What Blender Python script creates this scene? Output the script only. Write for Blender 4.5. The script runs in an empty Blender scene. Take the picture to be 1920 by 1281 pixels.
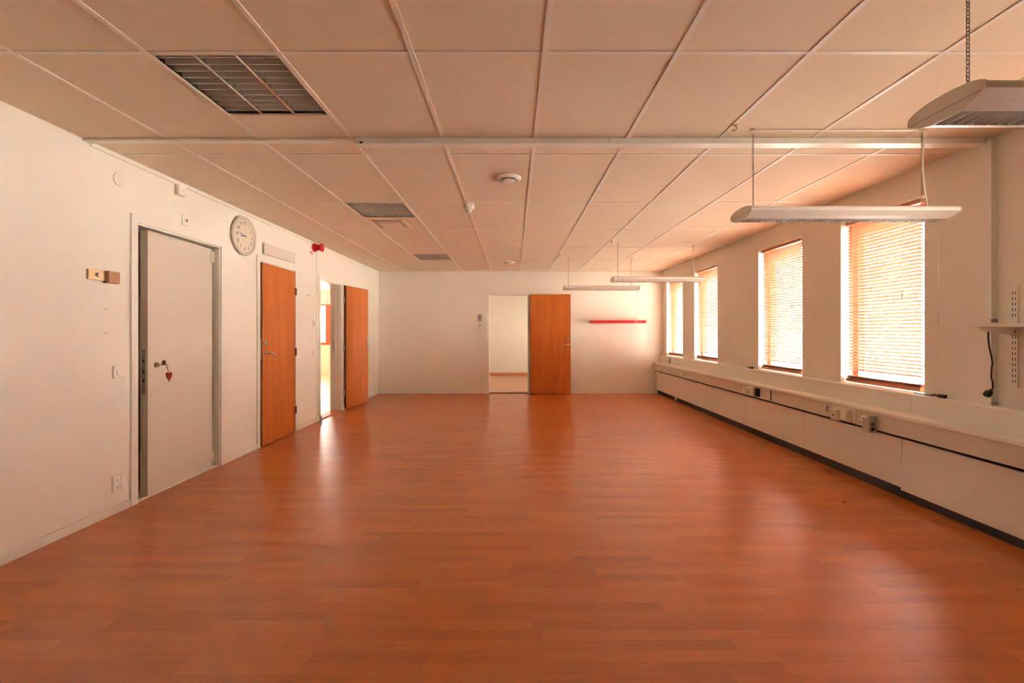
import bpy, math, random
from mathutils import Vector, Matrix
R = math.radians
random.seed(7)
sc = bpy.context.scene
COL = sc.collection

# ------------------------------------------------------------------ camera
F = 869.0                      # focal length in pixels of the 1920 px frame
EYE = 1.272
cam = bpy.data.cameras.new('camera')
cam.sensor_fit = 'HORIZONTAL'; cam.sensor_width = 36.0
cam.lens = F / 1920 * 36.0
cam.shift_x = -3 / 1920; cam.shift_y = -17.5 / 1920
cam.clip_start = 0.05; cam.clip_end = 300
camo = bpy.data.objects.new('camera', cam); COL.objects.link(camo)
camo.location = (0, 0, EYE); camo.rotation_euler = (R(90), 0, 0)
sc.camera = camo

# ------------------------------------------------------------------ sky, exposure
SKY = 9.0
w = bpy.data.worlds.new('overcast_sky'); sc.world = w; w.use_nodes = True
bg = w.node_tree.nodes['Background']
bg.inputs[0].default_value = (1.0, .98, .91, 1); bg.inputs[1].default_value = SKY
sun = bpy.data.lights.new('sun', 'SUN'); sun.energy = 125.0; sun.angle = R(.6); sun.color = (1.0, .975, .91)
suno = bpy.data.objects.new('sun', sun); COL.objects.link(suno)   # behind the building: lights the ground outside, not this room
suno.rotation_euler = (R(8), R(-49), 0)
sc.view_settings.view_transform = 'Standard'
sc.view_settings.look = 'None'
sc.view_settings.exposure = 1.38
sc.view_settings.gamma = 1.0
sc.view_settings.use_curve_mapping = False
sc.cycles.max_bounces = 6
sc.cycles.caustics_reflective = True; sc.cycles.caustics_refractive = False
sc.cycles.diffuse_bounces = 5
sc.cycles.adaptive_threshold = 0.025
sc.cycles.sample_clamp_indirect = 20

# ------------------------------------------------------------------ room measures
XL, XR = -2.80, 3.10           # side walls
YB, YF = 9.61, -2.55           # far wall, wall behind the camera
ZC = 2.534                     # ceiling tiles
TL = 0.154                     # left wall thickness
TR = 0.22                      # window wall thickness
WIN = [(8.50, 9.39), (7.05, 7.95), (4.98, 5.87), (3.498, 4.39)]
WIN_NEAR = [(1.40, 2.29)]
WZ0, WZ1 = 0.80, 2.305

# ------------------------------------------------------------------ materials
def nodes_of(m):
    m.use_nodes = True
    nt = m.node_tree
    return nt, nt.nodes['Principled BSDF']
def mat(name, col, rough=.5, metal=0., var=.05, scale=6., bump=0., bscale=60., spec=.5, stretch=None, coat=0.):
    m = bpy.data.materials.new(name); nt, p = nodes_of(m)
    tc = nt.nodes.new('ShaderNodeTexCoord'); mp = nt.nodes.new('ShaderNodeMapping')
    if stretch: mp.inputs['Scale'].default_value = stretch
    nt.links.new(tc.outputs['Object'], mp.inputs['Vector'])
    n = nt.nodes.new('ShaderNodeTexNoise'); n.inputs['Scale'].default_value = scale; n.inputs['Detail'].default_value = 1
    nt.links.new(mp.outputs[0], n.inputs['Vector'])
    mx = nt.nodes.new('ShaderNodeMix'); mx.data_type = 'RGBA'
    mx.inputs[6].default_value = (*[c * (1 - var) for c in col], 1)
    mx.inputs[7].default_value = (*[min(1, c * (1 + var)) for c in col], 1)
    nt.links.new(n.outputs[0], mx.inputs[0]); nt.links.new(mx.outputs[2], p.inputs['Base Color'])
    p.inputs['Roughness'].default_value = rough; p.inputs['Metallic'].default_value = metal
    p.inputs['Specular IOR Level'].default_value = spec
    p.inputs['Coat Weight'].default_value = coat
    if bump:
        n2 = nt.nodes.new('ShaderNodeTexNoise'); n2.inputs['Scale'].default_value = bscale; n2.inputs['Detail'].default_value = 3
        nt.links.new(mp.outputs[0], n2.inputs['Vector'])
        b = nt.nodes.new('ShaderNodeBump'); b.inputs['Strength'].default_value = bump; b.inputs['Distance'].default_value = .002
        nt.links.new(n2.outputs[0], b.inputs['Height']); nt.links.new(b.outputs[0], p.inputs['Normal'])
    return m
def laminate(name, c_dark, c_mid, c_light, rough=.3):
    m = bpy.data.materials.new(name); nt, p = nodes_of(m); L = nt.links.new
    def math_(op, a, b=None):
        n = nt.nodes.new('ShaderNodeMath'); n.operation = op
        for i, v in enumerate((a, b)):
            if v is None: continue
            if isinstance(v, (int, float)): n.inputs[i].default_value = v
            else: L(v, n.inputs[i])
        return n.outputs[0]
    g = nt.nodes.new('ShaderNodeNewGeometry'); s = nt.nodes.new('ShaderNodeSeparateXYZ'); L(g.outputs['Position'], s.inputs[0])
    row = math_('FLOOR', math_('DIVIDE', math_('SUBTRACT', s.outputs[1], 1.2), .065))
    wn = nt.nodes.new('ShaderNodeTexWhiteNoise'); wn.noise_dimensions = '1D'; L(row, wn.inputs['W'])
    u = math_('ADD', math_('DIVIDE', s.outputs[0], .46), math_('MULTIPLY', wn.outputs[0], 7.3))
    colm = math_('FLOOR', u)
    cb = nt.nodes.new('ShaderNodeCombineXYZ'); L(row, cb.inputs[0]); L(colm, cb.inputs[1])
    w2 = nt.nodes.new('ShaderNodeTexWhiteNoise'); w2.noise_dimensions = '2D'; L(cb.outputs[0], w2.inputs['Vector'])
    # grain, shifted for each strip
    cb2 = nt.nodes.new('ShaderNodeCombineXYZ')
    L(math_('MULTIPLY', s.outputs[0], 2.2), cb2.inputs[0]); L(math_('MULTIPLY', s.outputs[1], 34.), cb2.inputs[1]); L(math_('MULTIPLY', w2.outputs[0], 37.), cb2.inputs[2])
    gr = nt.nodes.new('ShaderNodeTexNoise'); gr.inputs['Scale'].default_value = 1.6; gr.inputs['Detail'].default_value = 5; gr.inputs['Distortion'].default_value = .6
    L(cb2.outputs[0], gr.inputs['Vector'])
    f = math_('ADD', math_('MULTIPLY', w2.outputs[0], .42), math_('MULTIPLY', gr.outputs[0], .62))
    cr = nt.nodes.new('ShaderNodeValToRGB'); e = cr.color_ramp.elements
    e[0].position = .15; e[0].color = (*c_dark, 1); e[1].position = .9; e[1].color = (*c_light, 1)
    x = e.new(.5); x.color = (*c_mid, 1)
    L(f, cr.inputs[0]); L(cr.outputs[0], p.inputs['Base Color'])
    big = nt.nodes.new('ShaderNodeTexNoise'); big.inputs['Scale'].default_value = 1.3; big.inputs['Detail'].default_value = 3
    L(g.outputs['Position'], big.inputs['Vector'])
    rr = nt.nodes.new('ShaderNodeMapRange'); rr.inputs['To Min'].default_value = rough - .01; rr.inputs['To Max'].default_value = rough + .03
    L(big.outputs[0], rr.inputs[0]); L(rr.outputs[0], p.inputs['Roughness'])
    b = nt.nodes.new('ShaderNodeBump'); b.inputs['Strength'].default_value = .06; b.inputs['Distance'].default_value = .001
    L(gr.outputs[0], b.inputs['Height']); L(b.outputs[0], p.inputs['Normal'])
    p.inputs['Specular IOR Level'].default_value = 1.0
    return m
def veneer(name, c1, c2, rough=.42):
    m = bpy.data.materials.new(name); nt, p = nodes_of(m); L = nt.links.new
    tc = nt.nodes.new('ShaderNodeTexCoord'); mp = nt.nodes.new('ShaderNodeMapping'); mp.inputs['Scale'].default_value = (9, 9, .7)
    L(tc.outputs['Object'], mp.inputs[0])
    n = nt.nodes.new('ShaderNodeTexNoise'); n.inputs['Scale'].default_value = 1.5; n.inputs['Detail'].default_value = 6; n.inputs['Distortion'].default_value = .8
    L(mp.outputs[0], n.inputs['Vector'])
    n2 = nt.nodes.new('ShaderNodeTexNoise'); n2.inputs['Scale'].default_value = 1.1; n2.inputs['Detail'].default_value = 2; L(tc.outputs['Object'], n2.inputs['Vector'])
    ad = nt.nodes.new('ShaderNodeMath'); ad.operation = 'MULTIPLY_ADD'; L(n2.outputs[0], ad.inputs[0]); ad.inputs[1].default_value = .5
    L(n.outputs[0], ad.inputs[2])
    cr = nt.nodes.new('ShaderNodeValToRGB'); e = cr.color_ramp.elements
    e[0].position = .5; e[0].color = (*c1, 1); e[1].position = 1.; e[1].color = (*c2, 1)
    L(ad.outputs[0], cr.inputs[0]); L(cr.outputs[0], p.inputs['Base Color'])
    p.inputs['Roughness'].default_value = rough
    return m
def slat_plastic(name, col, through, f):  # translucency added to imitate the pale glare over backlit slats
    m = mat(name, col, .4, var=.08, scale=14, stretch=(1, .2, 1)); nt = m.node_tree
    p = nt.nodes['Principled BSDF']; out = nt.nodes['Material Output']
    t = nt.nodes.new('ShaderNodeBsdfTranslucent'); t.inputs[0].default_value = (*through, 1)
    mx = nt.nodes.new('ShaderNodeMixShader'); mx.inputs[0].default_value = f
    nt.links.new(p.outputs[0], mx.inputs[1]); nt.links.new(t.outputs[0], mx.inputs[2]); nt.links.new(mx.outputs[0], out.inputs[0])
    return m
def glass(name):
    m = bpy.data.materials.new(name); m.use_nodes = True; nt = m.node_tree
    nt.nodes.remove(nt.nodes['Principled BSDF'])
    t = nt.nodes.new('ShaderNodeBsdfTransparent'); g = nt.nodes.new('ShaderNodeBsdfGlossy'); g.inputs['Roughness'].default_value = .02
    n = nt.nodes.new('ShaderNodeTexNoise'); n.inputs['Scale'].default_value = 3
    mr = nt.nodes.new('ShaderNodeMapRange'); mr.inputs['To Min'].default_value = .05; mr.inputs['To Max'].default_value = .08
    nt.links.new(n.outputs[0], mr.inputs[0])
    mx = nt.nodes.new('ShaderNodeMixShader'); nt.links.new(mr.outputs[0], mx.inputs[0])
    nt.links.new(t.outputs[0], mx.inputs[1]); nt.links.new(g.outputs[0], mx.inputs[2])
    nt.links.new(mx.outputs[0], nt.nodes['Material Output'].inputs[0])
    return m

WHITE = (.80, .74, .66)
M = dict(
    wall=mat('wall_paint', (.845, .80, .68), .75, var=.025, scale=1.5),
    tile=mat('ceiling_tile_board', (.815, .685, .505), .9, var=.03, scale=30),
    bar=mat('white_ceiling_grid', (.84, .76, .65), .45, var=.02),
    trim=mat('white_gloss_trim', (.83, .80, .70), .35, var=.02),
    door_white=mat('white_door_paint', (.71, .635, .515), .4, var=.02, scale=2),
    plastic=mat('white_plastic', (.84, .81, .72), .4, var=.02),
    cream=mat('yellowed_plastic', (.76, .68, .52), .45, var=.03),
    panel=mat('radiator_cover_paint', (.82, .76, .64), .5, var=.03, scale=2),
    rail=mat('cable_rail_paint', (.70, .63, .50), .5, var=.03, scale=2),
    plinth=mat('charcoal_plinth', (.045, .04, .042), .6, var=.15),
    black=mat('black_rubber', (.012, .011, .011), .5, var=.1),
    dark=mat('dark_gap', (.02, .015, .012), .8, var=.1),
    grey=mat('grey_plastic', (.36, .35, .36), .5, var=.05),
    steel=mat('brushed_steel', (.55, .52, .48), .35, 1., var=.08, scale=30),
    alu=mat('louvre_aluminium', (.58, .54, .49), .42, .45, var=.06, scale=20),
    fin=mat('louvre_fin_aluminium', (.70, .66, .62), .22, .95, var=.06, scale=20),
    lamp=mat('lamp_enamel', (.84, .79, .69), .4, var=.02),
    chain=mat('dull_chain_steel', (.33, .26, .20), .45, .6, var=.2, scale=80),
    red=mat('red_lacquer', (.62, .012, .016), .35, var=.06),
    redframe=mat('red_window_frame', (.66, .10, .035), .4, var=.06, scale=3),
    slat=slat_plastic('terracotta_blind_slat', (.56, .22, .11), (.95, .70, .50), .17),
    railwood=mat('blind_rail_brown', (.55, .23, .10), .45, var=.15, scale=10, stretch=(8, 1, 8)),
    cord=mat('blind_cord', (.75, .62, .48), .7, var=.05),
    heart=mat('red_leather', (.42, .035, .018), .55, var=.2, scale=60),
    brass=mat('old_brass', (.50, .36, .20), .35, .9, var=.15, scale=50),
    tan=mat('tan_box', (.52, .25, .11), .5, var=.05),
    clockface=mat('clock_dial', (.70, .62, .48), .5, var=.02),
    clockrim=mat('clock_rim', (.76, .70, .62), .2, var=.03, coat=.5),
    ink=mat('grey_ink', (.10, .085, .07), .6, var=.05),
    indicator=mat('red_indicator', (.28, .06, .03), .4, var=.05),
    birch=veneer('orange_birch_veneer', (.52, .12, .008), (.68, .175, .014), .5),
    birch_edge=mat('dark_veneer_edge', (.17, .05, .012), .5, var=.15, stretch=(20, 20, 1)),
    wood_base=mat('orange_wood_base', (.62, .22, .07), .45, var=.12, stretch=(.6, 8, 8)),
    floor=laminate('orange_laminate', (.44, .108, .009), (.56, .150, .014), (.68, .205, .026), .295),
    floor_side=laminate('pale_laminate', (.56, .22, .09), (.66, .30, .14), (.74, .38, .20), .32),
    ground=mat('pale_paving', (.13, .13, .125), .9, var=.15, scale=1),
    sidewall=mat('side_room_paint', (.86, .77, .64), .8, var=.02, scale=2),
    vent_recess=mat('vent_recess_board', (.56, .44, .31), .8, var=.04),
    render_pale=mat('pale_render', (.78, .755, .72), .9, var=.05, scale=.6),
    far_pane=mat('far_window_pane', (.12, .13, .15), .15, var=.1),
    glass=glass('window_glass'),
)

# ------------------------------------------------------------------ mesh builder
class MB:
    def __init__(s): s.v = []; s.f = []; s.smooth = []
    def poly(s, pts, sm=False):
        i = len(s.v); s.v += [tuple(p) for p in pts]; s.f.append(tuple(range(i, i + len(pts)))); s.smooth.append(sm)
    def box(s, x0, x1, y0, y1, z0, z1):
        i = len(s.v)
        s.v += [(x0, y0, z0), (x1, y0, z0), (x1, y1, z0), (x0, y1, z0), (x0, y0, z1), (x1, y0, z1), (x1, y1, z1), (x0, y1, z1)]
        for q in ((3, 2, 1, 0), (4, 5, 6, 7), (0, 1, 5, 4), (1, 2, 6, 5), (2, 3, 7, 6), (3, 0, 4, 7)):
            s.f.append(tuple(i + k for k in q)); s.smooth.append(False)
        return s
    def bbox(s, x0, x1, y0, y1, z0, z1, c=.003, axis='y'):
        """box with chamfered edges on the side facing -y (or the given axis pair swapped)"""
        P = lambda a, b, y: [(a[0], y, a[1]), (b[0], y, a[1]), (b[0], y, b[1]), (a[0], y, b[1])]
        r0 = P((x0, z0), (x1, z1), y1); r1 = P((x0, z0), (x1, z1), y0 + c); r2 = P((x0 + c, z0 + c), (x1 - c, z1 - c), y0)
        s.rings([r0, r1, r2], cap=True); return s
    def rings(s, rings, closed=True, cap=False, sm=False):
        n = len(rings[0]); i = len(s.v)
        for r in rings: s.v += [tuple(p) for p in r]
        for k in range(len(rings) - 1):
            for j in range(n if closed else n - 1):
                a = i + k * n + j; b = i + k * n + (j + 1) % n
                s.f.append((a, b, b + n, a + n)); s.smooth.append(sm)
        if cap:
            s.f.append(tuple(i + j for j in reversed(range(n)))); s.smooth.append(False)
            s.f.append(tuple(i + (len(rings) - 1) * n + j for j in range(n))); s.smooth.append(False)
        return s
    def lathe(s, c, axis, prof, n=20, cap=True):
        """prof: list of (distance along axis, radius)"""
        ax = Vector(axis).normalized(); u = ax.orthogonal().normalized(); v = ax.cross(u); c = Vector(c)
        rings = [[c + ax * d + (u * math.cos(2 * math.pi * j / n) + v * math.sin(2 * math.pi * j / n)) * max(r, 1e-5) for j in range(n)] for d, r in prof]
        s.rings(rings, cap=cap, sm=True); return s
    def cyl(s, a, b, r, n=14):
        a = Vector(a); b = Vector(b); d = (b - a).length
        return s.lathe(a, b - a, [(0, r), (d, r)], n)
    def tube(s, pts, r, n=8, closed=False):
        pts = [Vector(p) for p in pts]; rings = []; N = len(pts); u = None
        for k in range(N):
            if closed: t = pts[(k + 1) % N] - pts[k - 1]
            else: t = pts[min(k + 1, N - 1)] - pts[max(k - 1, 0)]
            t.normalize()
            u = t.orthogonal().normalized() if u is None else (u - t * u.dot(t)).normalized()
            v = t.cross(u)
            rings.append([pts[k] + (u * math.cos(2 * math.pi * j / n) + v * math.sin(2 * math.pi * j / n)) * r for j in range(n)])
        if closed: rings.append(rings[0])
        s.rings(rings, cap=not closed, sm=True); return s
    def prism(s, prof, axis, a, b):
        """prof: list of 2D points; axis 'x' -> (y,z), 'y' -> (x,z), 'z' -> (x,y)"""
        def P(q, t):
            return {'x': (t, q[0], q[1]), 'y': (q[0], t, q[1]), 'z': (q[0], q[1], t)}[axis]
        s.rings([[P(q, a) for q in prof], [P(q, b) for q in prof]], cap=True); return s
    def mesh(s, name, m, off=(0, 0, 0)):
        me = bpy.data.meshes.new(name)
        ox, oy, oz = off
        me.from_pydata([(x - ox, y - oy, z - oz) for x, y, z in s.v], [], s.f)
        me.polygons.foreach_set('use_smooth', s.smooth)
        me.materials.append(m)
        import bmesh
        bm = bmesh.new(); bm.from_mesh(me); bmesh.ops.recalc_face_normals(bm, faces=bm.faces); bm.to_mesh(me); bm.free()
        return me
    def build(s, name, m, parent=None, world=False, off=None, **props):
        if off is None:
            off = (0, 0, 0)
            if parent is None:
                xs, ys, zs = zip(*s.v)
                off = ((min(xs) + max(xs)) / 2, (min(ys) + max(ys)) / 2, min(zs))
            elif world: off = origin(parent)
        me = s.mesh(name, m, off)
        o = bpy.data.objects.new(name, me); COL.objects.link(o)
        if parent is None: o.location = off
        else: o.parent = parent
        for k, v in props.items(): o[k] = v
        return o
def origin(o):
    p = Vector((0, 0, 0))
    while o is not None: p = p + o.location; o = o.parent
    return tuple(p)
def tag(o, label=None, cat=None, group=None, kind=None):
    if label: o['label'] = label
    if cat: o['category'] = cat
    if group: o['group'] = group
    if kind: o['kind'] = kind
    return o
def thing(name, label, cat, loc=(0, 0, 0), rotz=0., group=None, kind=None):
    o = bpy.data.objects.new(name, None); COL.objects.link(o)
    o.empty_display_size = .05
    o.location = loc; o.rotation_euler = (0, 0, rotz)
    return tag(o, label, cat, group, kind)
def copy_tree(o, parent=None):
    c = o.copy(); COL.objects.link(c); c.parent = parent
    for ch in list(o.children): copy_tree(ch, c)
    return c
def add(me, name, parent, loc, rot=None):
    o = bpy.data.objects.new(name, me); COL.objects.link(o); o.parent = parent; o.location = loc
    if rot: o.rotation_euler = rot
    return o
def box(name, m, parent, *b, **k): return MB().box(*b).build(name, m, parent, **k)

def slab_with_holes(u0, u1, v0, v1, t0, t1, holes, to3d):
    """a wall between t0 and t1 with rectangular openings; only its outside faces"""
    us = sorted({u0, u1, *[h[0] for h in holes], *[h[1] for h in holes]}); vs = sorted({v0, v1, *[h[2] for h in holes], *[h[3] for h in holes]})
    us = [u for u in us if u0 <= u <= u1]; vs = [v for v in vs if v0 <= v <= v1]
    def solid(i, j):
        if i < 0 or j < 0 or i >= len(us) - 1 or j >= len(vs) - 1: return False
        cu, cv = (us[i] + us[i + 1]) / 2, (vs[j] + vs[j + 1]) / 2
        return not any(h[0] < cu < h[1] and h[2] < cv < h[3] for h in holes)
    b = MB()
    for i in range(len(us) - 1):
        for j in range(len(vs) - 1):
            if not solid(i, j): continue
            a, c, d, e = us[i], us[i + 1], vs[j], vs[j + 1]
            for t in (t0, t1): b.poly([to3d(a, d, t), to3d(c, d, t), to3d(c, e, t), to3d(a, e, t)])
            if not solid(i - 1, j): b.poly([to3d(a, d, t0), to3d(a, e, t0), to3d(a, e, t1), to3d(a, d, t1)])
            if not solid(i + 1, j): b.poly([to3d(c, d, t0), to3d(c, e, t0), to3d(c, e, t1), to3d(c, d, t1)])
            if not solid(i, j - 1): b.poly([to3d(a, d, t0), to3d(c, d, t0), to3d(c, d, t1), to3d(a, d, t1)])
            if not solid(i, j + 1): b.poly([to3d(a, e, t0), to3d(c, e, t0), to3d(c, e, t1), to3d(a, e, t1)])
    # weld
    key = {}; nv = []; mp = []
    for p in b.v:
        k = tuple(round(q, 5) for q in p)
        if k not in key: key[k] = len(nv); nv.append(k)
        mp.append(key[k])
    b.v = nv; b.f = [tuple(mp[i] for i in f) for f in b.f]
    return b
def struct(b, name, m, label, cat, off=(0, 0, 0)):
    return tag(b.build(name, m, None, off=off), label, cat, kind='structure')

# ------------------------------------------------------------------ walls
ZT = 2.78
D1 = (3.44, 4.42, 2.085); D2 = (5.10, 5.93, 2.058); D3 = (6.70, 7.503, 2.04); D4 = (-.515, .305, 2.05)
wall_left = struct(slab_with_holes(YF, YB + 4.2, 0, ZT, XL - TL, XL, [(d[0], d[1], -1, d[2]) for d in (D1, D2, D3)], lambda u, v, t: (t, u, v)),
                   'wall_left', M['wall'], 'long white painted wall with three doors and the clock', 'wall')
wall_right = struct(slab_with_holes(YF - .2, YB + 4.2, 0, ZT, XR, XR + TR, [(a, b, WZ0, WZ1) for a, b in WIN + WIN_NEAR + [(11.0, 11.8)]], lambda u, v, t: (t, u, v)),
                    'wall_right', M['wall'], 'white window wall with four tall openings', 'wall')
wall_back = struct(slab_with_holes(XL, XR, 0, ZT, YB, YB + .14, [(D4[0], D4[1], -1, D4[2])], lambda u, v, t: (u, t, v)),
                   'wall_back', M['wall'], 'far white wall with the open doorway and red shelf', 'wall')
wall_front = struct(MB().box(XL - TL, XR, YF - .2, YF, 0, ZT), 'wall_front', M['wall'], 'white wall behind the camera', 'wall')

# ------------------------------------------------------------------ floor
PW, PL, Y0 = .195, 1.285, 1.2
fb = MB().box(XL - .02, XR, YF, YB, -.12, -.008)
fb.box(XL, XR, YF, Y0 - .0003, -.008, 0)
floor = struct(fb, 'floor', M['floor'], 'glossy orange laminate floor of the long room', 'floor')
full = MB().box(0, PL - .0006, 0, PW - .0006, -.008, 0).mesh('plank', M['floor'])
k = 0; y = Y0
while y < YB - .01:
    wy = min(PW, YB - y)
    x = XL - random.uniform(.1, 1.1)
    while x < XR - .01:
        x0, x1 = max(x, XL), min(x + PL, XR)
        if x1 - x0 > .02:
            if x0 == x and x1 == x + PL and wy == PW: add(full, 'plank', floor, (x, y, 0))
            else: add(MB().box(0, x1 - x0 - .0006, 0, wy - .0006, -.008, 0).mesh('plank', M['floor']), 'plank', floor, (x0, y, 0))
        x += PL
    y += PW

# ------------------------------------------------------------------ ceiling with tiles in a grid
cb = MB().box(XL - TL, XR + TR, YF - .2, YB + .14, ZT - .14, ZT)
cb.box(XL, XR, YF, .89, ZC, ZT - .14)
ceiling = struct(cb, 'ceiling', M['tile'], 'suspended ceiling of pale rectangular tiles in a white grid', 'ceiling')
GX = [XL] + [.14 + .6 * i for i in range(-4, 5)] + [XR]
GX = [x for x in GX if XL <= x <= XR]
GY = [.89 + 1.2 * i for i in range(8)] + [YB]
lum_cells = {(-1.66, 2.09): (2.09, 2.69), (-1.66, 4.49): (4.49, 5.09), (-1.66, 6.89): (7.49, 8.09)}
tile_cache = {}
def tile(x0, x1, y0, y1):
    g = .004
    k = (round(x1 - x0, 3), round(y1 - y0, 3))
    if k not in tile_cache:
        w_, h_ = x1 - x0, y1 - y0
        tile_cache[k] = MB().box(g, w_ - g, g, h_ - g, ZC, ZC + .015).mesh('ceiling_tile', M['tile'])
    add(tile_cache[k], 'ceiling_tile', ceiling, (x0, y0, 0))
for i in range(len(GX) - 1):
    for j in range(len(GY) - 1):
        x0, x1, y0, y1 = GX[i], GX[i + 1], GY[j], GY[j + 1]
        hit = [v for kk, v in lum_cells.items() if abs(kk[0] - x0) < .01 and abs(kk[1] - y0) < .01]
        if hit:
            a, b = hit[0]
            if a - y0 > .01: tile(x0, x1, y0, a)
            if y1 - b > .01: tile(x0, x1, b, y1)
        else: tile(x0, x1, y0, y1)
for x in GX[1:-1]:
    MB().box(x - .012, x + .012, .89, YB, ZC - .004, ZC + .02).build('grid_bar', M['bar'], ceiling)
for y in GY[1:-1]:
    for i in range(len(GX) - 1):
        MB().box(GX[i] + .012 * (i > 0), GX[i + 1] - .012 * (i < len(GX) - 2), y - .012, y + .012, ZC - .0035, ZC + .02).build('grid_bar', M['bar'], ceiling)

# header track of a removed partition, wall post and surface trunking
t1 = struct(MB().box(-1.02, XR - .05, 3.0, 3.072, ZC - .042, ZC - .004).box(-1.02, XR - .05, 2.994, 3.0, ZC - .042, ZC - .034), 'trim_1', M['trim'], 'deep white partition header strip across the ceiling', 'trim')
MB().box(-.995, -.975, 2.9915, 2.994, ZC - .042, ZC - .03).build('end_slot', M['dark'], t1, world=True)
for jx in (1.62 * .0 + .62,):
    MB().box(jx - .0008, jx + .0008, 2.9985, 3.0, ZC - .034, ZC - .012).build('strip_joint', M['dark'], t1, world=True)
struct(MB().box(XL, -1.021, 3.008, 3.06, ZC - .018, ZC - .004), 'trim_2', M['trim'], 'thin white partition strip on the ceiling near the left wall', 'trim')
t3 = struct(MB().box(3.062, XR, 2.971, 3.03, .80, ZC - .004), 'trim_3', M['trim'], 'upright white partition post on the window wall', 'trim')
for z in (.805, 1.335):
    MB().box(3.058, XR - .004, 2.962, 2.972, z, z + .022).build('foot_clip', M['grey'], t3, world=True)
struct(MB().box(XL, XL + .014, 3.06, 6.40, ZC - .034, ZC - .006).box(XL + .001, XL + .017, 3.06, 6.40, ZC - .0075, ZC - .004), 'trim_4', M['trim'], 'slim white cable trunking along the top of the left wall', 'trim')
struct(MB().box(XL, XL + .007, 6.578, 6.588, .06, 2.42), 'trim_5', M['trim'], 'narrow upright white cable trunking below the red sounder', 'trim')

# baseboards
def baseboard(name, label, b): struct(MB().box(*b), name, M['trim'], label, 'baseboard')
for lab, a, b in (('white baseboard nearest the camera, left of the white door', YF, 3.375), ('white baseboard between the white door and first orange door', 4.475, 5.045),
             ('white baseboard between the two orange doors', 5.985, 6.645), ('white baseboard behind the open orange leaf in the left corner', 7.56, YB)):
    baseboard('baseboard_left', lab, (XL, XL + .012, a, b, 0, .058))
baseboard('baseboard_back', 'white baseboard left of the far doorway', (XL + .012, -.603, YB - .012, YB, 0, .058))
baseboard('baseboard_back', 'white baseboard right of the far doorway', (.365, 2.985, YB - .012, YB, 0, .058))

# ------------------------------------------------------------------ doors
def lever(leaf, x, z, face_y, sgn, mirror=1, drop=-.012):
    """lever handle on a leaf face; sgn = side it sticks out to along local y; mirror = direction of the lever along local x"""
    b = MB(); b.lathe((x, face_y, z), (0, sgn, 0), [(0, .026), (.007, .026), (.009, .023), (.010, .009)], 20)
    b.build('handle_rose', M['steel'], leaf)
    b = MB(); b.tube([(x, face_y + sgn * .008, z), (x, face_y + sgn * .045, z), (x + mirror * .008, face_y + sgn * .053, z), (x + mirror * .03, face_y + sgn * .056, z + drop * .2), (x + mirror * .075, face_y + sgn * .056, z + drop * .8), (x + mirror * .115, face_y + sgn * .055, z + drop * 1.6)], .0085, 10)
    b.build('lever_handle', M['steel'], leaf)
def cylinder_lock(leaf, x, z, face_y, sgn):
    b = MB(); b.lathe((x, face_y, z), (0, sgn, 0), [(0, .026), (.011, .025), (.014, .018), (.014, .011), (.016, .010)], 20)
    b.box(x - .005, x + .005, *sorted((face_y + sgn * .014, face_y + sgn * .026)), z - .013, z + .013)
    b.build('lock_cylinder', M['steel'], leaf)
def frame_left(door, d, arch, right_arch=True):
    """architraves and linings of an opening in the left wall, as parts of the door"""
    y0, y1, zt = d; g = .005; p = .014
    for nm, b in (('architrave', (XL - .02, XL + p, y0 - arch, y0, 0, zt + arch)), ('architrave', (XL - .02, XL + p, y1, y1 + arch, 0, zt + arch)), ('architrave', (XL - .02, XL + p, y0, y1, zt, zt + arch))):
        MB().box(*b).build(nm, M['trim'], door, world=True)
    for b in ((XL - TL - .01, XL + .002, y0 - .02, y0 + .012, 0, zt), (XL - TL - .01, XL + .002, y1 - .012, y1 + .02, 0, zt), (XL - TL - .01, XL + .002, y0 + .012, y1 - .012, zt - .012, zt + .02)):
        MB().box(*b).build('jamb_lining', M['trim'], door, world=True)
def make_leaf(door, hinge, ang, wd, ht, th, ysign, m, edge=None, zb=.012):
    """leaf mesh whose origin is the hinge line; visible face at local y=0"""
    y0, y1 = (0, th) if ysign > 0 else (-th, 0)
    b = MB().box(0, wd, y0, y1, zb, zb + ht)
    leaf = b.build('leaf', m, door)
    o = origin(door); leaf.location = (hinge[0] - o[0], hinge[1] - o[1], 0); leaf.rotation_euler = (0, 0, ang)
    if edge:
        for xa, xb in ((-.0012, 0), (wd, wd + .0012)):
            MB().box(xa, xb, y0 + .001, y1 - .001, zb + .001, zb + ht - .001).build('edge_band', edge, leaf)
        MB().box(0, wd, y0 + .001, y1 - .001, zb + ht, zb + ht + .0012).build('edge_band', edge, leaf)
    return leaf
def hinge_set(leaf, zs, y, x=-.004, tall=.09, r=.0075, m=None):
    for z in zs:
        b = MB(); b.cyl((x, y, z - tall / 2), (x, y, z + tall / 2), r, 10); b.box(x, x + .03, y - .001, y + .003, z - tall / 2, z + tall / 2)
        b.box(x - .03, x, y - .001, y + .002, z - tall / 2, z + tall / 2)
        b.build('hinge', m or M['steel'], leaf)

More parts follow.
